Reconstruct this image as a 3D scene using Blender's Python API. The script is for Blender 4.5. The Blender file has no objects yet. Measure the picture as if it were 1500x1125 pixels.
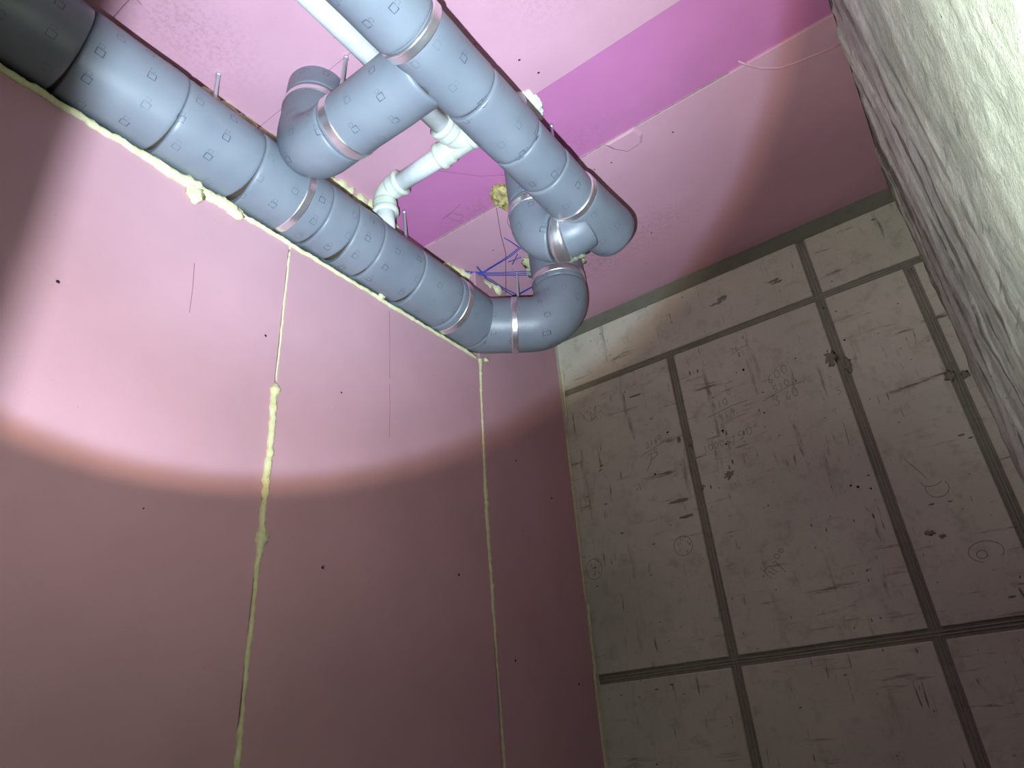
import bpy, bmesh, math, random
from mathutils import Vector, Matrix, noise
random.seed(7)
sc = bpy.context.scene
COL = sc.collection
EYE = 1.4                     # camera height above the floor; all z below are written relative to the eye

# ------------------------------------------------------------------ camera
cam = bpy.data.cameras.new('camera')
camo = bpy.data.objects.new('camera', cam); COL.objects.link(camo)
cam.sensor_width = 36.0; cam.sensor_fit = 'HORIZONTAL'
cam.lens = 36.0 * 999.2188 / 1500.0
cam.clip_start = 0.01
Rr = ((0.8095368422167197, 0.5826184107890998, -0.0721518433816114),      # image right
      (-0.33012888598999246, 0.3501501651452388, -0.8765898667425768),    # image down
      (-0.48545341664137837, 0.7334512003196566, 0.47579860972985905))    # view direction
M = Matrix(((Rr[0][0], -Rr[1][0], -Rr[2][0], 0), (Rr[0][1], -Rr[1][1], -Rr[2][1], 0),
            (Rr[0][2], -Rr[1][2], -Rr[2][2], EYE), (0, 0, 0, 1)))
camo.matrix_world = M
sc.camera = camo

# ------------------------------------------------------------------ world, exposure
w = bpy.data.worlds.new('world'); sc.world = w; w.use_nodes = True
w.node_tree.nodes['Background'].inputs[0].default_value = (0.75, 0.7, 0.68, 1)
w.node_tree.nodes['Background'].inputs[1].default_value = 0.02
sc.view_settings.view_transform = 'Standard'; sc.view_settings.look = 'None'
sc.view_settings.gamma = 1; sc.view_settings.use_curve_mapping = False
sc.view_settings.exposure = 0.0

# ------------------------------------------------------------------ lights: hand torch (beam + warm rim of the beam) and phone flash
TORCH = Vector((-0.055, -0.02, EYE - 0.05)); AX = Vector((-0.4459, 0.3250, 0.8340))
def spot(name, loc, axis, full_deg, blend, power, color, radius):
    l = bpy.data.lights.new(name, 'SPOT'); l.energy = power; l.color = color
    l.spot_size = math.radians(full_deg); l.spot_blend = blend; l.shadow_soft_size = radius
    o = bpy.data.objects.new(name, l); COL.objects.link(o); o.location = loc
    o.rotation_euler = axis.to_track_quat('-Z', 'Y').to_euler(); return o
spot('torch_beam', TORCH, AX, 69.0, 0.10, 112, (0.72, 1.02, 1.30), 0.006)
spot('torch_beam_core', TORCH, Vector((-0.41, 0.43, 0.80)), 56, 0.9, 190, (0.74, 1.03, 1.30), 0.006)
spot('torch_beam_rim', TORCH, AX, 71.5, 0.09, 54, (1.15, 0.92, 0.66), 0.006)
spot('torch_spill', TORCH, AX, 110, 1.0, 38, (1.0, 0.98, 0.88), 0.006)
spot('phone_flash', Vector((-0.10, 0.0, EYE + 0.04)), Vector((0.58, 0.55, 0.60)), 104, 1.0, 100, (0.90, 1.0, 0.90), 0.004)

# ------------------------------------------------------------------ node helpers
def mat(name):
    m = bpy.data.materials.new(name); m.use_nodes = True
    nt = m.node_tree; nt.nodes.clear()
    out = nt.nodes.new('ShaderNodeOutputMaterial'); b = nt.nodes.new('ShaderNodeBsdfPrincipled')
    nt.links.new(b.outputs[0], out.inputs[0]); return m, nt, b
def N(nt, t, **kw):
    n = nt.nodes.new(t)
    for k, v in kw.items():
        if hasattr(n, k): setattr(n, k, v)
    return n
def setin(nt, sock, v):
    if isinstance(v, bpy.types.NodeSocket): nt.links.new(v, sock)
    else:
        if sock.type == 'RGBA' and len(v) == 3: v = (*v, 1)
        sock.default_value = v
def noise_tex(nt, vec, scale, detail=4, rough=0.55, dist=0.0):
    n = N(nt, 'ShaderNodeTexNoise'); setin(nt, n.inputs['Vector'], vec)
    n.inputs['Scale'].default_value = scale; n.inputs['Detail'].default_value = detail
    n.inputs['Roughness'].default_value = rough; n.inputs['Distortion'].default_value = dist
    return n.outputs['Fac']
def mapr(nt, v, a, b, c=0.0, d=1.0):
    n = N(nt, 'ShaderNodeMapRange'); n.clamp = True
    setin(nt, n.inputs[0], v)
    for i, x in enumerate((a, b, c, d)): n.inputs[i + 1].default_value = x
    return n.outputs[0]
def mix(nt, f, a, b, blend='MIX'):
    n = N(nt, 'ShaderNodeMix', data_type='RGBA', blend_type=blend)
    setin(nt, n.inputs[0], f); setin(nt, n.inputs[6], a); setin(nt, n.inputs[7], b)
    return n.outputs[2]
def math_(nt, op, a, b=0.0, c=0.0):
    n = N(nt, 'ShaderNodeMath', operation=op)
    setin(nt, n.inputs[0], a); setin(nt, n.inputs[1], b)
    if op in ('MULTIPLY_ADD', 'COMPARE'): setin(nt, n.inputs[2], c)
    return n.outputs[0]
def objco(nt): return N(nt, 'ShaderNodeTexCoord').outputs['Object']
def scaled(nt, vec, s, loc=(0, 0, 0), rot=(0, 0, 0)):
    n = N(nt, 'ShaderNodeMapping'); setin(nt, n.inputs[0], vec)
    n.inputs[1].default_value = loc; n.inputs[2].default_value = rot; n.inputs[3].default_value = s
    return n.outputs[0]
def bump(nt, b, h, strength, dist=0.01):
    n = N(nt, 'ShaderNodeBump'); n.inputs['Strength'].default_value = strength; n.inputs['Distance'].default_value = dist
    setin(nt, n.inputs['Height'], h); nt.links.new(n.outputs[0], b.inputs['Normal'])
def blob(nt, vec, c, r, stretch=(1, 1, 1), rot=0.0):
    """1 inside a soft spot round c (a stain with a place of its own)"""
    s = N(nt, 'ShaderNodeVectorMath', operation='SUBTRACT'); setin(nt, s.inputs[0], vec); s.inputs[1].default_value = c
    mlt = N(nt, 'ShaderNodeVectorMath', operation='MULTIPLY'); nt.links.new(s.outputs[0], mlt.inputs[0]); mlt.inputs[1].default_value = stretch
    l = N(nt, 'ShaderNodeVectorMath', operation='LENGTH'); nt.links.new(mlt.outputs[0], l.inputs[0])
    return mapr(nt, l.outputs['Value'], r, 0.0)

# ------------------------------------------------------------------ materials
def board_mat(name, base, stains=(), dirt=(0.22, 0.10, 0.09)):
    m, nt, b = mat(name); co = objco(nt)
    c = mix(nt, mapr(nt, noise_tex(nt, co, 3.0, 3), 0.3, 0.7, 0, 1), [x * 0.93 for x in base], [min(1, x * 1.05) for x in base])
    c = mix(nt, mapr(nt, noise_tex(nt, co, 500, 2), 0.35, 0.7, 0, 0.10), c, (0.25, 0.10, 0.14))
    sp = mapr(nt, noise_tex(nt, co, 60, 3, 0.7), 0.72, 0.78, 0, 0.35)
    c = mix(nt, sp, c, dirt)
    for (p, r, st, k) in stains:
        f = math_(nt, 'MULTIPLY', blob(nt, co, p, r, st), mapr(nt, noise_tex(nt, co, 75, 7, 0.8), 0.47, 0.60, 0.0, k))
        c = mix(nt, f, c, dirt)
    setin(nt, b.inputs['Base Color'], c); b.inputs['Roughness'].default_value = 0.62
    b.inputs['Specular IOR Level'].default_value = 0.25
    bump(nt, b, noise_tex(nt, co, 180, 3), 0.12, 0.002)
    return m
PINK_W = board_mat('pink wall board', (0.50, 0.29, 0.335))
PINK_C = board_mat('pink ceiling board', (0.53, 0.29, 0.365),
                   stains=(((-1.27, 0.50, EYE + 1.757), 0.28, (1.6, 1, 1), 0.35), ((-0.70, 2.05, EYE + 1.757), 0.30, (0.8, 1.8, 1), 0.35),
                           ((-0.95, 2.10, EYE + 1.757), 0.22, (1, 1.5, 1), 0.35), ((-0.45, 0.95, EYE + 1.757), 0.2, (1, 1, 1), 0.3)))
MAGENTA = board_mat('magenta ceiling board', (0.46, 0.155, 0.33), stains=(((-1.1, 1.55, EYE + 1.765), 0.22, (1, 2.5, 1), 0.45), ((-0.75, 1.5, EYE + 1.765), 0.2, (0.6, 2, 1), 0.4)))

def foam_mat(name, ca, cb, cc):
    m, nt, b = mat(name); co = objco(nt)
    c = mix(nt, mapr(nt, noise_tex(nt, co, 45, 4), 0.35, 0.65), ca, cb)
    c = mix(nt, mapr(nt, noise_tex(nt, co, 110, 3), 0.62, 0.72, 0, 0.5), c, cc)
    setin(nt, b.inputs['Base Color'], c); b.inputs['Roughness'].default_value = 0.7
    bump(nt, b, noise_tex(nt, co, 140, 4), 0.5, 0.004)
    return m
FOAM = foam_mat('yellow foam', (0.56, 0.53, 0.29), (0.64, 0.62, 0.40), (0.36, 0.31, 0.12))
FOAM_BROWN = foam_mat('brown foam', (0.20, 0.14, 0.06), (0.52, 0.45, 0.16), (0.06, 0.035, 0.025))
FOAM_WHITE = foam_mat('white foam', (0.75, 0.78, 0.72), (0.82, 0.84, 0.78), (0.6, 0.62, 0.55))

def concrete(name, base, dark, vertical=0.5, blotch=0.5, scale=1.0, bstr=0.35, ax=(1, 1, 1), pits=0.8, lo=0.80):
    m, nt, b = mat(name); co = objco(nt); co = scaled(nt, co, ax)
    c = mix(nt, mapr(nt, noise_tex(nt, co, 2.2 * scale, 5, 0.6), 0.35, 0.68), base, [x * lo for x in base])
    c = mix(nt, mapr(nt, noise_tex(nt, co, 14 * scale, 6, 0.7), 0.52, 0.75, 0, blotch), c, dark)
    # trowel and shutter streaks running down the face
    st = noise_tex(nt, scaled(nt, co, (1, 1, 0.13)), 24 * scale, 5, 0.65)
    c = mix(nt, math_(nt, 'MULTIPLY', mapr(nt, st, 0.60, 0.70, 0, vertical), mapr(nt, noise_tex(nt, co, 3.1, 2), 0.45, 0.6)), c, dark)
    st2 = noise_tex(nt, scaled(nt, co, (0.12, 0.12, 1), rot=(0, 0.10, 0)), 42 * scale, 5, 0.65)
    c = mix(nt, math_(nt, 'MULTIPLY', mapr(nt, st2, 0.60, 0.70, 0, vertical), mapr(nt, noise_tex(nt, co, 2.3, 2), 0.58, 0.44)), c, dark)
    pit = mapr(nt, noise_tex(nt, co, 55 * scale, 2, 0.5), 0.735, 0.765, 0, pits)
    sc_ = noise_tex(nt, scaled(nt, co, (1, 1, 0.10)), 75 * scale, 3, 0.6)
    c = mix(nt, math_(nt, 'MULTIPLY', mapr(nt, sc_, 0.66, 0.70, 0, vertical), mapr(nt, noise_tex(nt, co, 4.3, 3), 0.44, 0.56)), c, dark)
    c = mix(nt, pit, c, [x * 0.25 for x in dark])
    c = mix(nt, mapr(nt, noise_tex(nt, co, 420, 2), 0.4, 0.7, 0, 0.22), c, dark)
    setin(nt, b.inputs['Base Color'], c); b.inputs['Roughness'].default_value = 0.85
    b.inputs['Specular IOR Level'].default_value = 0.2
    bump(nt, b, math_(nt, 'SUBTRACT', noise_tex(nt, co, 60, 6, 0.7), pit), bstr, 0.004)
    return m
CONC = concrete('shuttered concrete', (0.62, 0.60, 0.50), (0.20, 0.18, 0.14), 1.0, 0.5)
CONC_JOINT = concrete('joint concrete', (0.27, 0.255, 0.205), (0.09, 0.082, 0.065), 0.4, 0.5, 2.0, 0.6)
CONC_TOP = concrete('top strip concrete', (0.20, 0.20, 0.155), (0.10, 0.095, 0.075), 0.3, 0.6, 1.5)
CONC_DARK = concrete('dark concrete', (0.20, 0.19, 0.175), (0.12, 0.11, 0.10))  # low base colour, mainly for surfaces out of view
CONC_NEAR = concrete('near rough concrete', (0.82, 0.88, 0.76), (0.26, 0.27, 0.21), 1.0, 0.75, 1.3, 1.0, pits=0.6, lo=0.52)

def ribs(m):
    # groove shade painted as dark colour bands between the shutter ribs, broken up along their height, on the far part of the wall
    nt = m.node_tree; b = [n for n in nt.nodes if n.type == 'BSDF_PRINCIPLED'][0]
    src = b.inputs['Base Color'].links[0].from_socket; co = objco(nt)
    sp = N(nt, 'ShaderNodeSeparateXYZ'); nt.links.new(co, sp.inputs[0])
    f = mapr(nt, noise_tex(nt, scaled(nt, co, (0, 15, 0.5)), 1.0, 2, 0.5), 0.53, 0.58)
    f = math_(nt, 'MULTIPLY', f, mapr(nt, noise_tex(nt, scaled(nt, co, (0, 6, 11)), 1.0, 3, 0.6), 0.36, 0.48))
    f = math_(nt, 'MULTIPLY', f, mapr(nt, sp.outputs[1], 0.80, 1.25, 0.0, 0.85))
    c = mix(nt, f, src, (0.17, 0.17, 0.135))
    g = mapr(nt, noise_tex(nt, co, 5.5, 6, 0.65, 0.6), 0.50, 0.62, 0, 0.55)
    c = mix(nt, g, c, (0.42, 0.46, 0.37))
    setin(nt, b.inputs['Base Color'], c)
ribs(CONC_NEAR)
def pipe_mat():
    m, nt, b = mat('grey rubber pipe insulation')
    uv = N(nt, 'ShaderNodeTexCoord').outputs['UV']; co = objco(nt)
    c = mix(nt, mapr(nt, noise_tex(nt, co, 5, 3), 0.35, 0.65), (0.145, 0.165, 0.195), (0.18, 0.20, 0.23))
    sp = N(nt, 'ShaderNodeSeparateXYZ'); nt.links.new(uv, sp.inputs[0])
    # small printed boxes in staggered rows: flat print on the rubber
    cu, cv = 0.066, 0.098
    v = math_(nt, 'DIVIDE', sp.outputs[1], cv); vi = math_(nt, 'FLOOR', v)
    u = math_(nt, 'ADD', math_(nt, 'DIVIDE', sp.outputs[0], cu), math_(nt, 'MULTIPLY', vi, 0.37)); ui = math_(nt, 'FLOOR', u)
    cid = N(nt, 'ShaderNodeCombineXYZ'); nt.links.new(ui, cid.inputs[0]); nt.links.new(vi, cid.inputs[1])
    wn = N(nt, 'ShaderNodeTexWhiteNoise'); nt.links.new(cid.outputs[0], wn.inputs[0])
    fu = math_(nt, 'SUBTRACT', math_(nt, 'SUBTRACT', u, ui), 0.5); fv = math_(nt, 'SUBTRACT', math_(nt, 'SUBTRACT', v, vi), 0.5)
    j = math_(nt, 'MULTIPLY', math_(nt, 'SUBTRACT', wn.outputs[0], 0.5), 0.5)
    def box(ou, ov, hu, hv, t):
        a = math_(nt, 'DIVIDE', math_(nt, 'ABSOLUTE', math_(nt, 'MULTIPLY', math_(nt, 'ADD', math_(nt, 'ADD', fu, ou), 0), cu)), hu)
        k = math_(nt, 'DIVIDE', math_(nt, 'ABSOLUTE', math_(nt, 'MULTIPLY', math_(nt, 'ADD', math_(nt, 'ADD', fv, ov), j), cv)), hv)
        mx = math_(nt, 'MAXIMUM', a, k)
        return math_(nt, 'MULTIPLY', math_(nt, 'GREATER_THAN', mx, 1 - t), math_(nt, 'LESS_THAN', mx, 1.0))
    f = box(0, 0, 0.0080, 0.0095, 0.20)
    f2 = math_(nt, 'MULTIPLY', box(0.22, 0.02, 0.0045, 0.006, 0.25), 0.55)
    f = math_(nt, 'MAXIMUM', f, f2)
    f = math_(nt, 'MULTIPLY', f, mapr(nt, wn.outputs[0], 0.10, 0.6, 0.35, 1.0))
    f = math_(nt, 'MULTIPLY', f, mapr(nt, noise_tex(nt, co, 70, 3), 0.35, 0.5, 0.3, 1.0))
    c = mix(nt, f, c, (0.035, 0.045, 0.08))
    c = mix(nt, mapr(nt, noise_tex(nt, co, 26, 5, 0.7), 0.60, 0.72, 0, 0.25), c, (0.15, 0.16, 0.18))
    c = mix(nt, mapr(nt, noise_tex(nt, co, 600, 2), 0.4, 0.7, 0, 0.10), c, (0.10, 0.11, 0.13))
    setin(nt, b.inputs['Base Color'], c); b.inputs['Roughness'].default_value = 0.42
    b.inputs['Specular IOR Level'].default_value = 0.45
    bump(nt, b, noise_tex(nt, co, 22, 4), 0.16, 0.006)
    return m
RUBBER = pipe_mat()
def plain(name, col, rough=0.5, metal=0.0, spec=0.5, nz=None):
    m, nt, b = mat(name); co = objco(nt)
    c = mix(nt, mapr(nt, noise_tex(nt, co, nz or 30, 4), 0.3, 0.7), col, [x * 0.86 for x in col])
    setin(nt, b.inputs['Base Color'], c)
    b.inputs['Roughness'].default_value = rough; b.inputs['Metallic'].default_value = metal
    b.inputs['Specular IOR Level'].default_value = spec
    return m
CORE = plain('dark gap between sleeves', (0.05, 0.035, 0.025), 0.9)
FOIL = plain('shiny foil band', (0.86, 0.84, 0.86), 0.30, 0.92)
PVC = plain('white plastic pipe', (0.66, 0.68, 0.68), 0.32, spec=0.4)
PVC_FIT = plain('white plastic fitting', (0.66, 0.70, 0.60), 0.28, spec=0.4)
STEEL = plain('zinc rod', (0.62, 0.62, 0.66), 0.5, 0.7)
BLUE = plain('blue cord', (0.035, 0.045, 0.33), 0.5)
FIN = concrete('cement fin', (0.36, 0.345, 0.28), (0.12, 0.11, 0.085), 0.5, 0.6, 3.0)
PENCIL = plain('graphite', (0.21, 0.20, 0.18), 0.7, nz=80)
PENCIL_BLUE = plain('faded blue ink', (0.19, 0.21, 0.26), 0.7, nz=80)
HOLE = plain('dark hole', (0.02, 0.008, 0.01), 0.95)
DIRT = plain('dark crack', (0.18, 0.06, 0.09), 0.95)
GRIME = plain('dried mortar', (0.22, 0.22, 0.155), 0.9)

# ------------------------------------------------------------------ object helpers
def put(name, verts, faces, m, parent=None, uvs=None, smooth=True, mats=None, fmi=None):
    me = bpy.data.meshes.new(name)
    off = parent_loc(parent)
    me.from_pydata([(v[0] - off[0], v[1] - off[1], v[2] + EYE - off[2]) for v in verts], [], faces)
    for mm in (mats or [m]): me.materials.append(mm)
    if fmi: me.polygons.foreach_set('material_index', fmi)
    if smooth: me.polygons.foreach_set('use_smooth', [True] * len(me.polygons))
    if uvs:
        ul = me.uv_layers.new(name='UVMap')
        for lp in me.loops: ul.data[lp.index].uv = uvs[lp.vertex_index]
    me.update()
    o = bpy.data.objects.new(name, me); COL.objects.link(o)
    if parent: o.parent = parent
    return o
def parent_loc(p):
    l = Vector((0, 0, 0))
    while p is not None: l += p.location; p = p.parent
    return l
def tag(o, label=None, cat=None, group=None, kind=None):
    for k, v in (('label', label), ('category', cat), ('group', group), ('kind', kind)):
        if v: o[k] = v
    return o
def thing(name, label, cat, loc, group=None):
    o = bpy.data.objects.new(name, None); COL.objects.link(o); o.empty_display_size = 0.05
    o.location = (loc[0], loc[1], loc[2] + EYE); return tag(o, label, cat, group)
BF = [(0, 3, 2, 1), (4, 5, 6, 7), (0, 1, 5, 4), (1, 2, 6, 5), (2, 3, 7, 6), (3, 0, 4, 7)]
def box(name, a, b, m, parent=None, bev=0.0):
    x0, y0, z0 = a; x1, y1, z1 = b
    v = [(x0, y0, z0), (x1, y0, z0), (x1, y1, z0), (x0, y1, z0), (x0, y0, z1), (x1, y0, z1), (x1, y1, z1), (x0, y1, z1)]
    o = put(name, v, BF, m, parent, smooth=False)
    if bev:
        bm = bmesh.new(); bm.from_mesh(o.data)
        bmesh.ops.bevel(bm, geom=bm.edges[:], offset=bev, segments=1, affect='EDGES'); bm.to_mesh(o.data); bm.free()
    return o
def boxes(name, lst, m, parent=None):
    v, f = [], []
    for (x0, y0, z0), (x1, y1, z1) in lst:
        n = len(v)
        v += [(x0, y0, z0), (x1, y0, z0), (x1, y1, z0), (x0, y1, z0), (x0, y0, z1), (x1, y0, z1), (x1, y1, z1), (x0, y1, z1)]
        f += [tuple(n + i for i in q) for q in BF]
    return put(name, v, f, m, parent, smooth=False)

def fillet(pts, rads, step=0.008):
    """polyline with rounded corners -> list of points; rads gives the centreline radius at inner points"""
    P = [Vector(p) for p in pts]; out = [P[0]]
    for i in range(1, len(P) - 1):
        a, b, c = P[i - 1], P[i], P[i + 1]; d1 = (b - a).normalized(); d2 = (c - b).normalized()
        ang = d1.angle(d2); r = rads[i - 1]; t = r * math.tan(ang / 2)
        p1 = b - d1 * t; axis = d1.cross(d2).normalized(); cen = p1 + axis.cross(d1) * r
        n = max(3, int(ang / 0.16))
        for k in range(n + 1):
            q = Matrix.Rotation(ang * k / n, 3, axis); out.append(cen + q @ (p1 - cen))
    out.append(P[-1]); return out
def resample(P, step):
    out = [P[0]]
    for a, b in zip(P[:-1], P[1:]):
        n = max(1, int((b - a).length / step + 0.5))
        for k in range(1, n + 1): out.append(a.lerp(b, k / n))
    return out
def frames(P, up=None):
    T = []
    for i in range(len(P)):
        a = P[max(0, i - 1)]; b = P[min(len(P) - 1, i + 1)]; T.append((b - a).normalized())
    u = Vector(up) if up else (Vector((0, 0, 1)) if abs(T[0].z) < 0.9 else Vector((1, 0, 0)))
    u = (u - T[0] * u.dot(T[0])).normalized(); fr = [(u, T[0].cross(u))]
    for i in range(1, len(P)):
        q = T[i - 1].rotation_difference(T[i]); u = q @ fr[-1][0]; u = (u - T[i] * u.dot(T[i])).normalized(); fr.append((u, T[i].cross(u)))
    return T, fr
def sweep(name, P, rad, m, parent=None, seg=40, cap=True, up=None, rfun=None, ends=None, uv0=0.0, disp=None):
    """tube along P; rad a number or list; rfun(i, phi) adds radius; ends=(f0,f1) shift end rings along the axis by f(phi)"""
    T, fr = frames(P, up); V, F, UV = [], [], []; L = uv0
    for i, p in enumerate(P):
        if i: L += (P[i] - P[i - 1]).length
        r0 = rad[i] if isinstance(rad, (list, tuple)) else rad
        for k in range(seg):
            ph = 2 * math.pi * k / seg; r = r0 + (rfun(i, ph, L) if rfun else 0)
            d = fr[i][0] * math.cos(ph) + fr[i][1] * math.sin(ph); q = p + d * r
            if ends:
                n = len(P); t = i / (n - 1)
                if t < 0.5 and ends[0]: q = q + T[i] * ends[0](d) * max(0, 1 - 4 * t)
                if t > 0.5 and ends[1]: q = q - T[i] * ends[1](d) * max(0, 4 * t - 3)
            if disp: q = q + d * disp(q)
            V.append(q); UV.append((ph / (2 * math.pi) * (2 * math.pi * r0), L))
    n = len(P)
    for i in range(n - 1):
        for k in range(seg):
            k2 = (k + 1) % seg; F.append((i * seg + k, i * seg + k2, (i + 1) * seg + k2, (i + 1) * seg + k))
    if cap:
        F.append(tuple(range(seg))[::-1]); F.append(tuple((n - 1) * seg + k for k in range(seg)))
    return put(name, V, F, m, parent, uvs=UV)
def sub(P, s0, s1, step=0.01):
    """the stretch of polyline P between arc lengths s0 and s1"""
    out = []; L = 0
    for a, b in zip(P[:-1], P[1:]):
        d = (b - a).length
        if L + d > s0 and L < s1:
            t0 = max(0, (s0 - L) / d); t1 = min(1, (s1 - L) / d)
            if not out: out.append(a.lerp(b, t0))
            if t1 > t0 + 1e-6: out.append(a.lerp(b, t1))
        L += d
    return resample(out, step)
def plen(P): return sum((b - a).length for a, b in zip(P[:-1], P[1:]))

def dome(P, d, R):
    u = Vector((0, 0, 1)); u = (u - d * u.dot(d)).normalized(); v = d.cross(u); V, F = [], []
    prof = [(1.0, -.02), (1.0, 0), (.975, .010), (.92, .018), (.80, .023), (.4, .026)]
    for q, h in prof:
        for k in range(40):
            a = 2 * math.pi * k / 40; V.append(P + d * h + (u * math.cos(a) + v * math.sin(a)) * R * q)
    for i in range(len(prof) - 1):
        for k in range(40): F.append((i * 40 + k, i * 40 + (k + 1) % 40, (i + 1) * 40 + (k + 1) % 40, (i + 1) * 40 + k))
    F.append(tuple(range((len(prof) - 1) * 40, len(prof) * 40)))
    return V, F
GAPDIR = Vector((-0.48, 0.1, -0.87)).normalized()
def sleeve(P, s0, s1, r, parent, g0=0.0, g1=0.0, seed=0, name='insulation_sleeve', seams=False):
    """one sleeve of rubber insulation from s0 to s1 along P; edges rolled in; wedge gaps g0, g1 open at the lower left"""
    Q = sub(P, s0 + 0.0006, s1 - 0.0006, 0.012)
    q = [Q[0], Q[0].lerp(Q[1], 0.16), Q[0].lerp(Q[1], 0.45)] + Q[1:-1] + [Q[-1].lerp(Q[-2], 0.45), Q[-1].lerp(Q[-2], 0.16), Q[-1]]
    n = len(q); rr = [r] * n; rr[0] = r - 0.006; rr[1] = r - 0.002; rr[2] = r - 0.0005; rr[-1] = r - 0.006; rr[-2] = r - 0.002; rr[-3] = r - 0.0005
    def rf(i, ph, L): return 0.0018 * noise.noise(Vector((math.cos(ph) * 1.3 + seed * 7, math.sin(ph) * 1.3, L * 9))) 
    e = (lambda d: g0 * max(0, d.dot(GAPDIR)) ** 3.0 if g0 else 0, lambda d: g1 * max(0, d.dot(GAPDIR)) ** 3.0 if g1 else 0)
    return sweep(name, q, rr, RUBBER, parent, seg=48, rfun=rf, ends=e, uv0=s0)
def core(P, s0, s1, r, parent):
    return sweep('inner_pipe', sub(P, s0, s1, 0.03), r, CORE, parent, seg=32)
def band(P, s, wd, r, parent, crinkle=0.0005, seed=0):
    Q = sub(P, s - wd / 2, s + wd / 2, 0.003); n = len(Q)
    rr = [r + 0.0024] * n; rr[0] = r - 0.003; rr[-1] = r - 0.003
    def rf(i, ph, L):
        # stepped facets where the foil folds flat against the rubber
        st = math.floor(ph * 9 / math.pi) * 1.7
        return crinkle * noise.noise(Vector((ph * 8, L * 160, seed))) + 0.0006 * (noise.noise(Vector((st, seed, 0.3))))
    return sweep('clamp_band', Q, rr, FOIL, parent, seg=72, rfun=rf)

def bead(name, pts, rads, m, parent=None, flat=None, lump=0.5, seg=9, step=0.007, freq=70, seed=0.0):
    """irregular squirted foam bead along pts (x,y,z), radii per point"""
    P = [Vector(p) for p in pts]; Q, R = [P[0]], [rads[0]]
    for i in range(len(P) - 1):
        n = max(1, int((P[i + 1] - P[i]).length / step))
        for k in range(1, n + 1): Q.append(P[i].lerp(P[i + 1], k / n)); R.append(rads[i] + (rads[i + 1] - rads[i]) * k / n)
    for i in range(1, len(Q) - 1):
        R[i] *= 1 + lump * noise.noise(Vector((i * step * freq, seed, 0)))
        o = noise.noise_vector(Vector((i * step * freq * 0.5, seed + 9, 1)))
        if flat is not None: o[flat] *= 0.2
        Q[i] = Q[i] + o * R[i] * 0.5
    R[0] *= 0.5; R[-1] *= 0.5
    def rf(i, ph, L): return R[i] * 0.30 * noise.noise(Vector((math.cos(ph) * 1.1, math.sin(ph) * 1.1, L * freq * 1.4 + seed)))
    return sweep(name, Q, R, m, parent, seg=seg, rfun=rf)
def lump(name, c, r, m, parent=None, amp=0.4, freq=2.2, seed=0.0, sub_=3):
    bm = bmesh.new(); bmesh.ops.create_icosphere(bm, subdivisions=sub_, radius=1)
    V = []
    for v in bm.verts:
        k = 1 + amp * noise.fractal(v.co * freq + Vector((seed, 0, 0)), 0.8, 2.0, 4)
        V.append((c[0] + v.co.x * r[0] * k, c[1] + v.co.y * r[1] * k, c[2] + v.co.z * r[2] * k))
    F = [tuple(v.index for v in f.verts) for f in bm.faces]; bm.free()
    return put(name, V, F, m, parent)
def wire(name, pts, r, m, parent=None, seg=6):
    return sweep(name, [Vector(p) for p in pts], r, m, parent, seg=seg)

# ------------------------------------------------------------------ the room
X0, X1, YB, H = -1.33, 0.146, 2.44, 1.757
XR = -1.40                                   # concrete behind the boards, seen above their top edge
ZB = 1.322                                   # top edge of the wall boards
YF = -0.18

floor = tag(box('floor', (XR - 0.2, YF - 1.2, -EYE - 0.1), (X1 + 0.25, YB + 0.2, -EYE), CONC_DARK), kind='structure')
wl = tag(box('wall_left', (XR - 0.15, YF, -EYE), (XR, YB, H + 0.1), PINK_W), kind='structure')
S1, S2 = 0.923, 1.798
for y0, y1 in ((YF + 0.2, S1 - 0.002), (S1 + 0.002, S2 - 0.003), (S2 + 0.003, 2.400)):
    box('insulation_board', (XR, y0, -EYE), (X0, y1, ZB if y0 < S2 else H), PINK_W, wl, bev=0.003)
# foam in the board joints
f1 = [(1.300, .003), (1.22, .0032), (1.0, .003), (0.880, .002)]
bead('foam_seam', [(X0, S1, z) for z, _ in f1], [r for _, r in f1], FOAM, wl, flat=0, lump=.3, seed=1)
f2 = [(0.872, .008), (0.855, .0135), (0.825, .010), (0.70, .009), (0.60, .010), (0.53, .008), (0.49, .009), (0.474, .016), (0.455, .011), (0.435, .008), (0.35, .0045), (0.26, .006), (0.19, .006), (0.14, .003), (0.09, .006), (0.03, .009), (-0.05, .006)]
bead('foam_seam', [(X0, S1 + (0.002 if z < .8 else -0.002), z) for z, _ in f2], [r for _, r in f2], FOAM, wl, flat=0, lump=.55, seed=2)
lump('foam_blob', (X0, S1 + 0.006, 0.474), (0.010, 0.016, 0.017), FOAM, wl, seed=4)
f3 = [(1.335, .011), (1.28, .008), (1.11, .005), (0.95, .006), (0.80, .009), (0.70, .010), (0.60, .007), (0.43, .008), (0.37, .006), (0.27, .004), (0.19, .003), (0.10, .004), (0.02, .006), (-0.08, .005)]
yy = [1.803, 1.801, 1.796, 1.792, 1.790, 1.789, 1.791, 1.794, 1.797, 1.799, 1.801, 1.804, 1.806, 1.807]
bead('foam_seam', [(X0, y, z) for (z, _), y in zip(f3, yy)], [r * .8 for _, r in f3], FOAM, wl, flat=0, lump=.6, seed=5)
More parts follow.
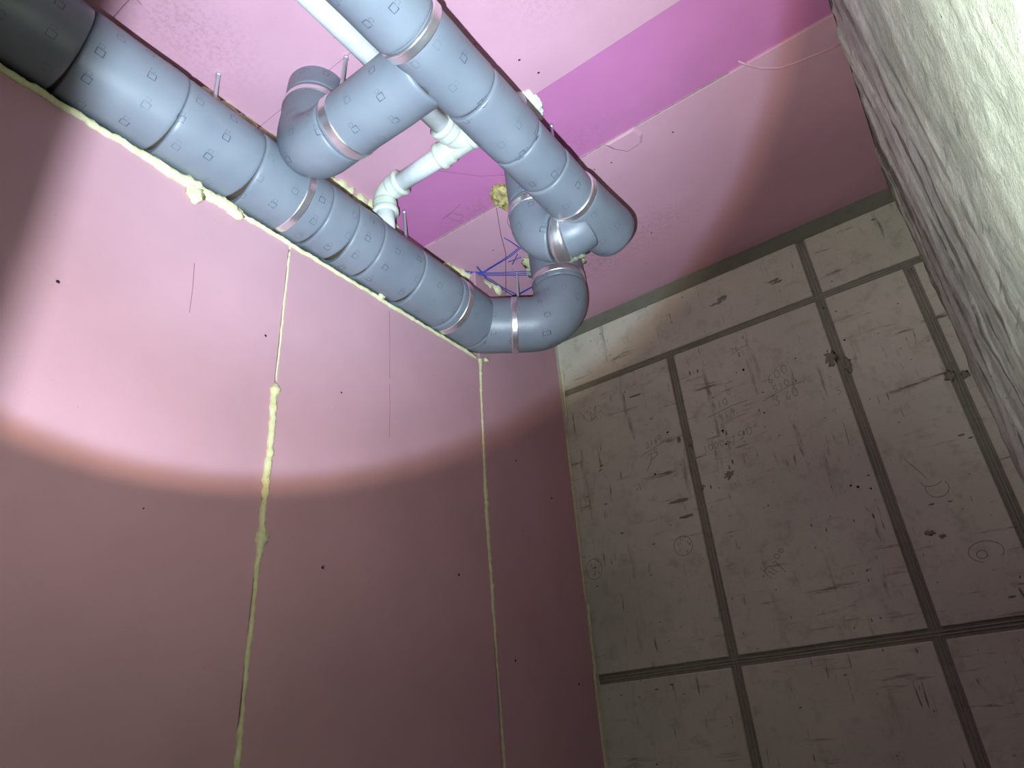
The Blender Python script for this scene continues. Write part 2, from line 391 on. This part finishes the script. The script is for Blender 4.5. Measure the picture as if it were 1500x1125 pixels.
# bead along the top edge of the boards
f4 = [(.02, .010), (.30, .010), (.46, .010), (.50, .013), (.54, .016), (.60, .018), (.63, .020), (.66, .017), (.70, .018), (.745, .018), (.765, .010), (.92, .010), (1.1, .009), (1.25, .009), (1.36, .010), (1.45, .008), (1.62, .008), (1.70, .010), (1.78, .009)]
bead('foam_top_seam', [(X0 + 0.001, y, 1.322 + (0.003 if y > .7 else 0)) for y, _ in f4], [r * (.72 if y > .76 else .9) for y, r in f4], FOAM, wl, flat=0, lump=.35, seed=7)
box('foam_fill', (XR, YF + 0.2, ZB - 0.01), (X0 - 0.002, S2, ZB + 0.004), FOAM, wl)
lump('foam_blob', (X0 + 0.006, 0.628, 1.296), (0.012, 0.022, 0.026), FOAM, wl, seed=11)
lump('foam_blob', (X0 + 0.006, 0.742, 1.314), (0.012, 0.024, 0.018), FOAM, wl, seed=12)
lump('foam_blob', (X0 + 0.010, 1.275, 1.332), (0.008, 0.013, 0.010), FOAM, wl, seed=13)
lump('foam_blob', (X0 + 0.010, 1.83, 1.333), (0.008, 0.012, 0.008), FOAM, wl, seed=14)
# corner with the concrete wall
f5 = [(2.436, 1.66, .004), (2.428, 1.45, .004), (2.424, 1.30, .003)]
bead('foam_seam', [(X0 + .001, y, z) for y, z, _ in f5], [r for *_, r in f5], FOAM, wl, lump=.3, seed=15)
f6 = [(2.405, 1.19, .003), (2.402, 1.13, .006), (2.401, 0.9, .005), (2.400, 0.7, .004), (2.396, 0.50, .005)]
bead('foam_seam', [(X0 + .001, y, z) for y, z, _ in f6], [r for *_, r in f6], FOAM, wl, lump=.45, seed=16)
f7 = [(2.410, 0.49, .006), (2.406, 0.40, .008), (2.402, 0.27, .007), (2.395, 0.2, .005), (2.397, 0.0, .006), (2.399, -0.2, .005)]
bead('foam_seam', [(X0 + .001, y, z) for y, z, _ in f7], [r for *_, r in f7], FOAM, wl, lump=.5, seed=17)
box('filler_strip', (XR, 2.400, -EYE), (X0 - 0.004, 2.44, H), CONC, wl)
# small torn holes in the boards
for (y, z, r) in ((0.400, 0.894, 6), (0.878, 0.994, 5), (1.138, 0.928, 4), (1.109, 0.433, 6), (1.631, 0.49, 6), (1.994, 0.968, 6), (2.225, 0.874, 6), (1.899, 0.259, 6), (0.653, 0.48, 2.5), (1.533, 1.146, 2), (2.28, 0.20, 6), (2.0, 0.70, 3)):
    q = r * 0.0007
    lump('nail_hole', (X0, y, z), (0.0010, q, q * 1.0), HOLE, wl, amp=0.5, seed=y * 9, sub_=2)
    if r > 4:
        pts = [(X0 + 0.001, y + q * 1.6 * math.cos(a), z + q * 1.7 * math.sin(a)) for a in [0.4 + k * 0.25 for k in range(9)]]
        wire('torn_rim', pts, 0.0011, PINK_W, wl)
for y0, z0, y1, z1, r in ((0.662, 1.10, 0.672, 0.96, .0006), (1.319, 1.30, 1.326, 1.05, .0006), (1.326, 1.03, 1.328, 0.85, .0005), (1.10, 0.875, 1.12, 0.868, .0012), (1.995, 1.06, 1.99, 1.02, .0014)):
    wire('scratch', [(X0 + .0002, y0, z0), (X0 + .0002, (y0 + y1) / 2 + .002, (z0 + z1) / 2), (X0 + .0002, y1, z1)], r, DIRT if r < .001 else PINK_W, wl)

# ceiling: slab with pink boards; the magenta strip sits 9 mm deeper
cl = tag(box('ceiling', (XR - 0.2, YF - 1.2, H + 0.03), (X1 + 0.25, YB + 0.2, H + 0.13), CONC_DARK), kind='structure')
for y0, y1, z, m in ((YF - .2, 0.3635, H, PINK_C), (0.3645, 0.8145, H, PINK_C), (0.8155, 1.258, H, PINK_C), (1.256, 1.570, H + 0.009, MAGENTA), (1.568, 2.438, H, PINK_C)):
    box('ceiling_board', (XR, y0, z), (X1 - 0.002, y1, H + 0.03), m, cl, bev=0.0015)
# added crumbly bead imitating the lit board edge along the strip
for a, b, s in ((-1.34, -0.98, 3), (-0.72, -0.16, 4)):
    bead('edge_lip', [(a, 1.567, H + .002), ((a + b) / 2, 1.566, H + .002), (b, 1.565, H + .002)], [.0020, .0014, .0020], GRIME, cl, lump=.9, seed=s + 20)
wire('board_crack', [(-1.045, 1.572, H), (-1.12, 1.70, H), (-1.17, 1.80, H), (-1.25, 1.91, H), (-1.33, 2.02, H)], .0016, DIRT, cl)
wire('board_crack', [(-1.008, 1.60, H), (-1.06, 1.66, H), (-1.075, 1.72, H)], .0010, DIRT, cl)
wire('board_crack', [(-1.10, 1.30, H + .009), (-1.00, 1.42, H + .009), (-0.93, 1.47, H + .009)], .0006, DIRT, cl)
wire('board_crack', [(-1.30, 0.39, H), (-1.295, 0.37, H), (-1.31, 0.35, H)], .0008, DIRT, cl)
wire('glue_ridge', [(-0.124, 1.545, H + .004), (-0.105, 1.573, H), (-0.076, 1.611, H), (-0.034, 1.645, H), (0.013, 1.659, H), (0.079, 1.671, H), (0.14, 1.68, H)], .0035, PINK_C, cl)
wire('scratch', [(-1.24, 1.50, H + .009), (-1.20, 1.49, H + .009), (-1.17, 1.53, H + .009), (-1.20, 1.55, H + .009), (-1.22, 1.50, H + .009), (-1.14, 1.48, H + .009)], .0008, DIRT, cl)
for k in range(14):
    x = random.uniform(-1.25, -0.2); y = random.choice([random.uniform(1.6, 2.3), random.uniform(0.5, 1.2)])
    lump('dirt_speck', (x, y, H), (.0035, .003, .001), HOLE if k % 2 else GRIME, cl, amp=.5, seed=k, sub_=1)
for (x, y) in ((-0.955, 0.63), (-0.985, 0.755), (-0.63, 1.13), (-0.61, 1.20)):
    lump('dirt_speck', (x, y, H), (.0045, .004, .0012), HOLE, cl, amp=.5, seed=x, sub_=1)
# foam in the corner of ceiling and wall, above the long pipe
bead('foam_corner_seam', [(-1.40, .62, H - .012), (-1.40, .9, H - .012), (-1.395, 1.09, H - .010), (-1.385, 1.14, H - .012), (-1.39, 1.2, H - .012), (-1.385, 1.30, H - .014), (-1.385, 1.36, H - .014), (-1.40, 1.44, H - .010)], [.014, .018, .022, .022, .020, .030, .018, .012], FOAM, cl, lump=.6, seed=31)
bead('foam_corner_seam', [(-1.395, 1.68, H - .010), (-1.375, 1.80, H - .012), (-1.35, 1.88, H - .014), (-1.34, 1.96, H - .012), (-1.345, 2.02, H - .008)], [.010, .022, .024, .022, .010], FOAM, cl, lump=.6, seed=33)
lump('foam_blob', (-1.352, 1.985, H - .006), (.03, .03, .010), FOAM, cl, seed=34)
bead('foam_corner_seam', [(x, YB - .006, H - .002) for x in (-0.98, -0.8, -0.6, -0.4, -0.2, 0.1)], [.0035, .002, .002, .0018, .0018, .0015], GRIME, cl, lump=.7, seed=35)

# back wall: cast concrete with the prints of the shutter panels
wb = tag(box('wall_back', (XR - 0.15, YB, -EYE), (X1 + 0.25, YB + 0.15, H + 0.1), CONC_JOINT), kind='structure')
ZT, Z1, Z2 = 1.688, 1.421, 0.218
g = 0.017
xs = [X0 - .02, -0.812, -0.203, 0.099, X1 + .02]
PR = 0.007
def fp(x0, x1, z0, z1, d=PR, m=CONC):
    return box('formwork_panel', (x0, YB - d, z0), (x1, YB + 0.01, z1), m, wb, bev=0.003)
box('top_strip', (X0 - .05, YB - 0.004, ZT + 0.004), (X1 + .02, YB + .01, H + 0.01), CONC_TOP, wb)
fp(xs[0], xs[2] - g, Z1 + g * .8, ZT, .011); fp(xs[2] + g, X1 + .02, Z1 + g * .8, ZT, .010)
fp(xs[0], xs[1] - g, Z2 + g, Z1 - g * .8); fp(xs[1] + g, xs[2] - g, Z2 + g, Z1 - g * .8, .0085); fp(xs[2] + g, xs[3] - g, Z2 + g, Z1 - g * .8); fp(xs[3] + g, X1 + .02, Z2 + g, Z1 - g * .8, .006)
fp(xs[0], xs[1] - g, -0.98, Z2 - g, .006); fp(xs[1] + g, xs[2] - g, -0.98, Z2 - g); fp(xs[2] + g, xs[3] - g, -0.98, Z2 - g); fp(xs[3] + g, X1 + .02, -0.98, Z2 - g)
fp(xs[0], X1 + .02, -EYE, -0.98 - 2 * g)
# thin fins of cement left in the joints
for k, (a, b) in enumerate((((xs[0], Z1), (X1, Z1)), ((xs[0], Z2), (X1, Z2)), ((xs[1], Z1 - .02), (xs[1], -0.9)), ((xs[2], ZT), (xs[2], -0.9)), ((xs[3], Z1 - .02), (xs[3], -0.9)))):
    dv = Vector((a[0], 0, a[1])) - Vector((b[0], 0, b[1])); hor = abs(dv.x) > abs(dv.z); n = 40
    for o in (-0.0045, 0.0055):
        pts = []
        for i in range(n + 1):
            t = i / n; x = a[0] + (b[0] - a[0]) * t; z = a[1] + (b[1] - a[1]) * t
            j = 0.0016 * noise.noise(Vector((t * 30, k, o * 99)))
            pts.append((x + (0 if hor else o + j), YB - 0.001, z + (o + j if hor else 0)))
        wire('cement_fin', pts, 0.0022, FIN, wb, seg=5)
for (x, z, sx, sz) in ((-0.235, 1.165, .022, .034), (-0.185, 1.12, .012, .03), (-0.80, 1.02, .010, .02), (0.085, 0.97, .016, .016), (0.125, 0.96, .012, .014), (-0.845, 1.04, .008, .012), (-0.79, 0.83, .010, .012), (-0.13, 0.50, .014, .008), (-0.10, 0.485, .010, .006), (-0.685, .845, .022, .016)):
    lump('mortar_patch', (x, YB - .006, z), (sx, .004, sz), CONC_JOINT, wb, amp=.7, freq=2.5, seed=x * 31)
for (x, z, r) in ((-0.537, 1.236, 4.5), (-0.669, 1.02, 5), (-0.668, 0.965, 3.5), (-0.652, 0.968, 2), (-0.674, 1.165, 2.5), (-0.49, 1.12, 2.5), (-0.505, 1.04, 3), (-0.885, 1.085, 4), (-0.97, 0.93, 4), (-0.30, .70, 3.5), (-0.28, .69, 4), (-0.245, 0.675, 3), (-0.65, 0.47, 2), (-0.515, .985, 2), (-0.62, 0.42, 2), (-0.20, 1.37, 3), (-0.64, 1.50, 3), (-0.33, 1.56, 3.5), (-0.27, 1.46, 2.5), (-0.17, 1.215, 3), (-0.345, 1.21, 2.5), (-0.76, 0.30, 2)):
    q = r * .001
    lump('pit_hole', (x, YB - .0088 if x > xs[1] else YB - .0072, z), (q * 1.1, .0018, q), HOLE, wb, amp=.4, seed=z * 17, sub_=2)

rn = random.Random(11)
for k in range(90):
    x = rn.uniform(X0 + .02, X1 - .02); z = rn.uniform(-.1, 1.67)
    if min(abs(x - a) for a in xs[1:4]) < .03 or min(abs(z - Z1), abs(z - Z2)) < .03: continue
    mid = xs[1] < x < xs[2]; ln = rn.uniform(.003, .011)
    lump('mortar_patch', (x, YB - (.0086 if mid else .0072), z), (ln * (.35 if mid else 1), .0012, ln * (1 if mid else .35)), rn.choice([CONC_JOINT, CONC_JOINT, GRIME, CONC_DARK]), wb, amp=.6, freq=2, seed=k, sub_=1)
for x0, x1, z, h in ((-.565, -.52, 1.575, .012), (-.60, -.54, 1.562, .007), (-.36, -.31, 1.560, .008), (-.35, -.30, 1.548, .005), (-.93, -.86, .80, .006), (-.90, -.85, .735, .005), (-1.02, -.97, 1.29, .004)):
    lump('mortar_patch', ((x0 + x1) / 2, YB - .0105 if z > Z1 else YB - .0072, z), ((x1 - x0) / 2, .0012, h), CONC_JOINT, wb, amp=.7, freq=3, seed=z * 7)

# handwriting and pencil drawings on the concrete
YW = YB - .0089
DG = {'0': [[(0.5, 1), (.1, .75), (.1, .25), (.5, 0), (.9, .25), (.9, .7), (.5, 1)]], '1': [[(.5, 1), (.45, 0)]], '2': [[(.1, .8), (.5, 1), (.9, .75), (.1, 0), (.9, .05)]],
      '3': [[(.1, 1), (.8, .85), (.4, .55), (.85, .3), (.5, 0), (.05, .1)]], '5': [[(.9, 1), (.2, .95), (.15, .55), (.7, .6), (.8, .25), (.1, 0)]],
      '6': [[(.7, 1), (.2, .5), (.2, .1), (.6, 0), (.8, .3), (.3, .4)]], '7': [[(.05, .85), (.8, 1), (.45, 0)]], '9': [[(.8, .8), (.4, 1), (.15, .7), (.5, .5), (.8, .8), (.7, 0)]],
      '~': [[(0, .3), (.3, .55), (.6, .3), (.95, .5)]], '-': [[(.1, .5), (.9, .5)]]}
def writing(text, x, z, h, m=PENCIL, rise=0.12, r=.0009, sp=.78, y=None):
    V, F = [], []
    for i, ch in enumerate(text):
        for st in DG.get(ch, []):
            pts = [Vector((x + (i * sp + px * .6) * h, (y or YW), z + (py + i * sp * rise) * h)) for px, py in st]
            strip(V, F, pts, r)
    return put('pencil_writing', V, F, m, wb, smooth=False)
def strip(V, F, pts, r):
    for a, b in zip(pts[:-1], pts[1:]):
        d = (b - a).normalized(); s = Vector((-d.z, 0, d.x)) * r; n = len(V); u = Vector((0, -.0004, 0))
        V += [a - s, a + s, b + s, b - s, a - s + u, a + s + u, b + s + u, b - s + u]
        F += [tuple(n + i for i in q) for q in BF]
def drawing(strokes, m=PENCIL, r=.001, y=None):
    V, F = [], []
    for st in strokes: strip(V, F, [Vector((px, y or YW, pz)) for px, pz in st], r)
    return put('pencil_drawing', V, F, m, wb, smooth=False)
writing('600', -0.462, 1.146, .036, rise=.35); writing('510', -0.452, 1.103, .028, rise=.25)
writing('3', -0.462, 1.052, .042); writing('60', -0.418, 1.060, .034, rise=.2)
writing('910', -0.69, 1.112, .030, PENCIL_BLUE, rise=.1); writing('0', -0.62, 1.155, .024); writing('919', -0.675, 1.058, .032, PENCIL_BLUE, rise=.1); writing('0', -.672, 1.03, .018)
writing('1000~', -0.758, 0.956, .026, rise=.05, sp=.85); writing('750', -0.650, 0.953, .036, rise=.3, sp=.9)
drawing([[(-0.712, 1.091), (-0.671, 1.098), (-0.616, 1.107), (-0.551, 1.109)], [(-0.497, 1.085), (-0.45, 1.098), (-0.39, 1.113), (-0.34, 1.111)], [(-0.568, 1.314), (-0.53, 1.327), (-0.497, 1.335)]])
writing('36', -.565, 1.322, .022, r=.0006); writing('95', -.545, 1.293, .022, r=.0006)
YP = YB - .0074
writing('2160', -.985, 1.045, .024, PENCIL_BLUE, rise=.3, y=YP); writing('75', -.985, .985, .034, PENCIL_BLUE, rise=.5, y=YP)
drawing([[(-1.02, 1.018), (-.96, 1.035), (-.905, 1.055)], [(-1.0, .95), (-.975, .99), (-.96, 1.0)]], PENCIL_BLUE, y=YP)
def circ(cx, cz, rx, rz, n=22, a0=0, a1=6.28): return [(cx + rx * math.cos(a0 + (a1 - a0) * k / n), cz + rz * math.sin(a0 + (a1 - a0) * k / n)) for k in range(n + 1)]
def dashes(cx, cz, rx, rz, n, sd):
    rn = random.Random(sd); L = []
    while len(L) < n:
        x = cx + rn.uniform(-rx, rx); z = cz + rn.uniform(-rz, rz)
        if ((x - cx) / rx) ** 2 + ((z - cz) / rz) ** 2 < .85: L.append([(x, z), (x + .0015, z + .009)])
    return L
drawing([circ(-0.911, 0.631, .036, .036)] + dashes(-0.911, .631, .036, .036, 13, 3), y=YP)
drawing([circ(-1.293, 0.62, .036, .040)] + dashes(-1.293, .62, .034, .038, 14, 4), y=YP)
drawing(dashes(-1.195, 1.270, .052, .040, 26, 5) + [[(-1.27, 1.315), (-1.25, 1.285), (-1.245, 1.262)]], y=YP, r=.0012)
drawing([[(-0.125, .745), (-.10, .70), (-.082, .662)], circ(-.075, .652, .028, .014, 12, 2.8, 6.0), circ(-.066, .628, .032, .028, 16, 2.6, 6.9)], y=YP)
drawing([circ(-.008, .418, .044, .030, 20, .6, 4.4), circ(-.008, .418, .044, .032, 8, -.6, .7), circ(-.02, .412, .014, .012, 10)], y=YP)
drawing([[(-.655, .50), (-.635, .47), (-.625, .455)], [(-.645, .485), (-.63, .495)], [(-.63, .482), (-.612, .468)], [(-.62, .49), (-.60, .475)], [(-.61, .505), (-.60, .51), (-.575, .47)], circ(-.59, .525, .010, .008, 8), circ(-.572, .54, .008, .006, 8)])
writing('5', -.25, 1.02, .03, r=.0007)

# square recess with a tile of poorer concrete at the left edge
box('cast_patch', (X0, YB - .0095, 1.195), (-1.262, YB, 1.362), CONC, wb, bev=.003)

# right wall: rough concrete an arm's length from the lens
def right_wall():
    y0, y1, z0, z1 = -0.5, YB, -EYE, H; dy, dz = 0.009, 0.012
    ny, nz = int((y1 - y0) / dy), int((z1 - z0) / dz); V, F = [], []
    for i in range(ny + 1):
        y = y0 + (y1 - y0) * i / ny
        for j in range(nz + 1):
            z = z0 + (z1 - z0) * j / nz
            far = min(1, max(0, (y - .8) / .7))
            ridge = 1 - abs(noise.noise(Vector((y * 9.5 + .03 * z, z * .35, 2))) * 2)
            ridge = max(0, ridge - .62) * 2.4
            brk = 0.6 + 0.8 * noise.noise(Vector((y * 14, z * 5, 7)))
            d = -.012 * ridge * far * max(0, brk)
            d += .0045 * noise.fractal(Vector((y * 7, z * 5, 0)), .8, 2, 4)
            d += .0016 * noise.noise(Vector((y * 60, z * 28, 3)))
            V.append((X1 + d, y, z))
    for i in range(ny):
        for j in range(nz):
            a = i * (nz + 1) + j; F.append((a, a + 1, a + nz + 2, a + nz + 1))
    o = put('wall_right', V, F, CONC_NEAR); tag(o, kind='structure')
    sh = boxes('wall_right_body', [((X1 + .02, y0, z0), (X1 + .25, y1, z1))], CONC_DARK, o)
    return o
right_wall()

# front wall beside the opening the picture is taken through; its edge cuts the torch beam at the left
tag(box('wall_front', (XR - 0.15, YF, -EYE), (-0.188, 0.0195, H + 0.03), CONC_DARK), kind='structure')

# ------------------------------------------------------------------ long pipe along the pink wall
RA = 0.106; AXP = (-1.284, 1.439)
pA = fillet([(AXP[0], -0.02, AXP[1]), (AXP[0], 1.750, AXP[1] - .006), (-1.020, 1.935, AXP[1] - .022), (-1.020, 1.925, H + .01)], [.05, .125])
tA = thing('insulated_drain_pipe', 'long thick grey insulated pipe lying along the top of the pink wall', 'pipe', (AXP[0], 1.2, AXP[1] - RA))
off = -0.02
cuts = [0.0, .30, .52, .737, .967, 1.066, 1.17, 1.355, 1.55]
gaps = [0, .008, .012, .026, .012, .032, .018, .024, .016]
for i in range(len(cuts) - 1):
    sleeve(pA, cuts[i], cuts[i + 1], RA + (0.0012 if i % 2 else 0), tA, gaps[i] * .5, gaps[i + 1] * .5, seed=i)
LA = plen(pA)
sleeve(pA, 1.55, 1.735, RA + .001, tA, .003, 0, seed=20)
sleeve(pA, 1.735, LA - .19, RA - .001, tA, 0, 0, seed=21, name='insulation_elbow')
sleeve(pA, LA - .19, LA, RA - .003, tA, 0, 0, seed=22)
core(pA, 0.01, LA - .01, RA - .010, tA)
band(pA, .890, .028, RA, tA, seed=1); band(pA, 1.592, .030, RA + .001, tA, crinkle=.0012, seed=2)
band(pA, 1.900, .028, RA - .001, tA, seed=3); band(pA, LA - .155, .030, RA - .003, tA, seed=4)
# short wedge-shaped tears on the underside
for k, (s, d) in enumerate(((.845, 1), (.945, 1), (1.26, 1), (1.455, 1))):
    Q = sub(pA, s - .003, s + .003, .002); dirv = GAPDIR
    pts = []
    for j in range(13):
        a = -0.15 + j * .085; v = Vector((-math.cos(.9 - a * .9), 0, -math.sin(.9 - a * .9))).normalized()
        v = Vector((-math.cos(a + .1), 0, -math.sin(a + .1)))
        pts.append(Q[0] + v * (RA + .0005) + Vector((0, .0, 0)))
    sweep('split', [Vector(p) for p in pts], [0.0010 + .0034 * math.sin(math.pi * j / 12) for j in range(13)], CORE, tA, seg=6)

# ------------------------------------------------------------------ low pipe crossing the top of the picture
RB = 0.0780; BX, BZ = -0.660, 1.428
pB = fillet([(BX - .004, -0.02, BZ), (BX + .012, 1.36, BZ - .012), (-0.632, 1.580, 1.414)], [.3])
tB = thing('insulated_drain_pipe', 'grey insulated pipe under the middle of the ceiling, ending in a rounded bend', 'pipe', (BX, .75, BZ - RB))
LB = plen(pB)
cb = [0.0, .36, .705, .93, 1.117, 1.25, 1.40, LB]
for i in range(len(cb) - 1):
    sleeve(pB, cb[i], cb[i + 1], RB + (.004 if i < 2 else (.006 if i == 6 else (.0012 if i % 2 else 0))), tB, .003 if i in (3, 4, 7) else .001, .003 if i in (2, 3, 6) else .001, seed=30 + i)
core(pB, .01, LB - .02, RB - .009, tB)
put('end_cap', *(lambda P, d, R: dome(P, d, R))(pB[-1], (pB[-1] - pB[-2]).normalized(), RB + .0055), RUBBER, tB)
band(pB, .722, .028, RB + .0025, tB, seed=6); band(pB, 1.392, .026, RB + .003, tB, crinkle=.0012, seed=7)

# ------------------------------------------------------------------ branch from the ceiling into the low pipe
RD = 0.0838; DY, DZ, DX = 0.800, 1.432, -1.126
pD = fillet([(DX - .03, DY + .04, H + .01), (DX, DY, DZ), (BX + .0, DY, DZ)], [.10])
tD = thing('insulated_branch_pipe', 'short grey insulated elbow pipe from ceiling to the middle pipe, beside a steel rod', 'pipe', (DX, DY, DZ - RD))
LD = plen(pD)
sleeve(pD, 0, .105, RD - .001, tD, seed=41); sleeve(pD, .105, .44, RD, tD, seed=42, name='insulation_elbow')
sleeve(pD, .44, LD - .045, RD + .0015, tD, seed=43)
core(pD, .0, LD - .04, RD - .009, tD)
band(pD, .135, .026, RD, tD, seed=8); band(pD, .465, .030, RD + .001, tD, seed=9)

# ------------------------------------------------------------------ trap beside the end of the middle pipe
RC = 0.079; CX, CY, CZ = -0.800, 1.424, 1.308
pC = fillet([(CX - .01, CY - .01, H + .01), (CX, CY, CZ), (-0.66, CY + .035, CZ + .070)], [.09])
tC = thing('insulated_trap_pipe', 'short grey insulated trap elbow stained at its bottom, below brown foam', 'pipe', (CX, CY, CZ - RC))
LC = plen(pC)
sleeve(pC, 0, .255, RC - .002, tC, seed=51); sleeve(pC, .255, .425, RC, tC, .002, .003, seed=52, name='insulation_elbow'); sleeve(pC, .425, LC, RC - .004, tC, .002, 0, seed=53)
core(pC, 0, LC - .01, RC - .010, tC)
band(pC, .285, .028, RC, tC, crinkle=.001, seed=10); band(pC, .446, .024, RC, tC, seed=11)
nv = Vector((0.05, 0.50, -0.86)).normalized()
for k in range(9):
    q = sub(pC, .33 + .018 * k, .34 + .018 * k)[0] + nv * (RC + .0005)
    lump('mortar_splash', (q.x, q.y + .004 * math.sin(k * 2.3), q.z), (.012 - .004 * (k % 2), .009, .0045), GRIME, tC, amp=.7, freq=2.2, seed=k * 3.1)

# ------------------------------------------------------------------ white plastic pipe
tw = thing('white_drain_pipe', 'thin white plastic pipe with tee and elbow fittings close under the ceiling', 'pipe', (-0.93, 1.2, 1.67))
WZ, WX, WY, RW = 1.700, -0.925, 1.218, 0.0312
sweep('pipe_run', [Vector((WX + .012, .1, WZ)), Vector((WX, WY - .06, WZ))], RW, PVC, tw, seg=36)
sweep('branch_run', [Vector((WX - .06, WY, WZ)), Vector((-1.195, WY, WZ))], RW, PVC, tw, seg=36)
def fitting(name, P, stops, m=PVC_FIT, seg=40):
    Q = resample([Vector(p) for p in P], .004); L = 0; R = []
    tot = plen(Q)
    for i, q in enumerate(Q):
        if i: L += (Q[i] - Q[i - 1]).length
        r = RW + .005
        for s, wd, h in stops:
            c = s if s >= 0 else tot + s
            if abs(L - c) < wd: r = max(r, RW + h)
        R.append(r)
    return sweep(name, Q, R, m, tw, seg=seg)
COLS = [(.006, .007, .013), (.028, .018, .0095), (-.006, .007, .013), (-.028, .018, .0095)]
fitting('tee_fitting', [(WX - .085, WY, WZ), (WX + .085, WY, WZ)], COLS)
fitting('tee_inlet', fillet([(WX, WY - .095, WZ), (WX, WY - .03, WZ), (WX + .03, WY, WZ)], [.02]), COLS[:2])
fitting('elbow_fitting', fillet([(-1.180, WY, WZ), (-1.262, WY, WZ), (-1.262, WY + .01, WZ - .085)], [.032]), COLS)
sweep('down_run', [Vector((-1.262, WY + .008, WZ - .06)), Vector((-1.262, WY + .012, AXP[1] + RA - .01))], RW, PVC, tw, seg=32)
sweep('tail_run', [Vector(p) for p in resample(fillet([(WX + .07, WY, WZ), (-.715, WY + .01, WZ), (-.715, WY + .02, H + .01)], [.04]), .01)], RW, PVC, tw, seg=32)

# ------------------------------------------------------------------ hanger rods
def rod(x, y, zt, zb, lab, tilt=(0, 0), r=.0052):
    t = thing('hanger_rod', lab, 'rod', (x, y, zt), 'threaded hanger rods under the ceiling')
    n = int((zt - zb) / .0035); P = [Vector((x + tilt[0] * k / n, y + tilt[1] * k / n, zt - (zt - zb) * k / n)) for k in range(n + 1)]
    sweep('rod', P, [r + (.0006 if k % 2 else -.0004) for k in range(n + 1)], STEEL, t, seg=14)
    sweep('anchor_sleeve', [Vector((x, y, zt + .004)), Vector((x, y, zt - .009))], r + .0022, STEEL, t, seg=14)
    sweep('nut', [Vector((x + tilt[0] * .6, y + tilt[1] * .6, zt - .6 * (zt - zb))), Vector((x + tilt[0] * .62, y + tilt[1] * .62, zt - .6 * (zt - zb) - .009))], r + .005, STEEL, t, seg=6)
    return t
rod(-1.326, .628, H, AXP[1] + RA * .8, 'short steel hanger rod above the near end of the long pipe', (.012, 0))
rod(-1.007, .815, H, DZ + RD * .6, 'steel hanger rod beside the short elbow pipe', (0, -.02))
rod(-1.314, 1.371, H, AXP[1] + RA * .8, 'steel hanger rod just right of the white elbow fitting', (.015, 0))
rod(-1.212, 1.935, H, AXP[1] + RA * .4, 'steel hanger rod amid the blue cords at the far bend', (0, -.015))
rod(-0.687, 1.388, H, BZ + RB * .6, 'hanger rod almost hidden behind the middle pipe by white foam', (0, 0))

# ------------------------------------------------------------------ foam round the pipe holes
lump('brown_foam_clump', (-0.975, 1.535, H - .020), (.040, .060, .042), FOAM_BROWN, amp=.45, freq=1.7, seed=61, sub_=4)
tag(COL.objects['brown_foam_clump'], 'crumbly brown and yellow foam clump at the ceiling hole beside the trap pipe', 'foam')
lump('yellow_foam_collar', (-1.050, 1.970, H - .003), (.125, .112, .006), FOAM, amp=.30, freq=3, seed=63, sub_=4)
tag(COL.objects['yellow_foam_collar'], 'yellow foam smear around the pipe where the far bend enters the ceiling', 'foam')
lump('white_foam_patch', (-0.697, 1.275, H + .000), (.034, .055, .014), FOAM_WHITE, amp=.35, freq=2.5, seed=65, sub_=4)
tag(COL.objects['white_foam_patch'], 'white foam patch on the ceiling peeping out right of the middle pipe', 'foam')
def plate(name, pts, z, th, m):
    n = len(pts); cx = sum(p[0] for p in pts) / n; cy = sum(p[1] for p in pts) / n
    V = [(x, y, z) for x, y in pts] + [(cx + (x - cx) * .82, cy + (y - cy) * .82, z - th) for x, y in pts]
    F = [tuple(range(n, 2 * n))] + [tuple(range(n))[::-1]] + [(i, (i + 1) % n, n + (i + 1) % n, n + i) for i in range(n)]
    return put(name, V, F, m, smooth=False)
hx = plate('board_offcut', [(-0.591, 1.566), (-0.479, 1.564), (-0.468, 1.605), (-0.486, 1.638), (-0.542, 1.644), (-0.575, 1.606)], H, .006, PINK_C)
tag(hx, 'six-sided pale pink chip stuck to the ceiling beside the magenta strip', 'chip')

# ------------------------------------------------------------------ blue cords
def cord(pts, lab, r=.0019, n=2):
    t = thing('blue_cord', lab, 'cord', (pts[0][0], pts[0][1], H), 'blue cords under the ceiling')
    for k in range(n):
        P = []
        for i, (x, y, dz) in enumerate(pts):
            o = .004 * k + .002 * i * (k - .5)
            P.append(Vector((x + o, y - o, H - dz)))
        Q = resample(P, .03)
        Q = [q + Vector((.0015 * math.sin(i * 1.3 + k * 2), .0015 * math.cos(i + k), 0)) for i, q in enumerate(Q)]
        sweep('strand', Q, r, BLUE, t, seg=6)
    return t
cord([(-1.376, 1.768, .012), (-1.315, 1.845, .012), (-1.218, 1.93, .010), (-1.13, 2.01, .004)], 'blue cord running level from the foam to the far vertical pipe', n=3)
cord([(-1.36, 1.80, .010), (-1.304, 1.831, .012), (-1.150, 1.815, .010), (-1.10, 1.81, .004)], 'blue cord rising from the knot towards the trap pipe')
cord([(-1.308, 1.786, .008), (-1.320, 1.866, .012), (-1.313, 1.972, .010), (-1.305, 2.057, .006)], 'blue cord sloping down from the knot to the foot of the rod')
cord([(-1.325, 2.062, .006), (-1.215, 2.051, .008), (-1.15, 2.045, .004)], 'blue cord joining the rod foot with the vertical pipe')
cord([(-1.192, 1.846, .006), (-1.135, 1.856, .006)], 'short blue cord end under the trap pipe, the flatter one', n=1)
cord([(-1.190, 1.871, .004), (-1.133, 1.829, .007)], 'short blue cord end under the trap pipe, the steeper one', n=1)
cord([(-1.119, 1.718, .004), (-1.105, 1.80, .006)], 'short blue cord piece left of the trap pipe', n=1)
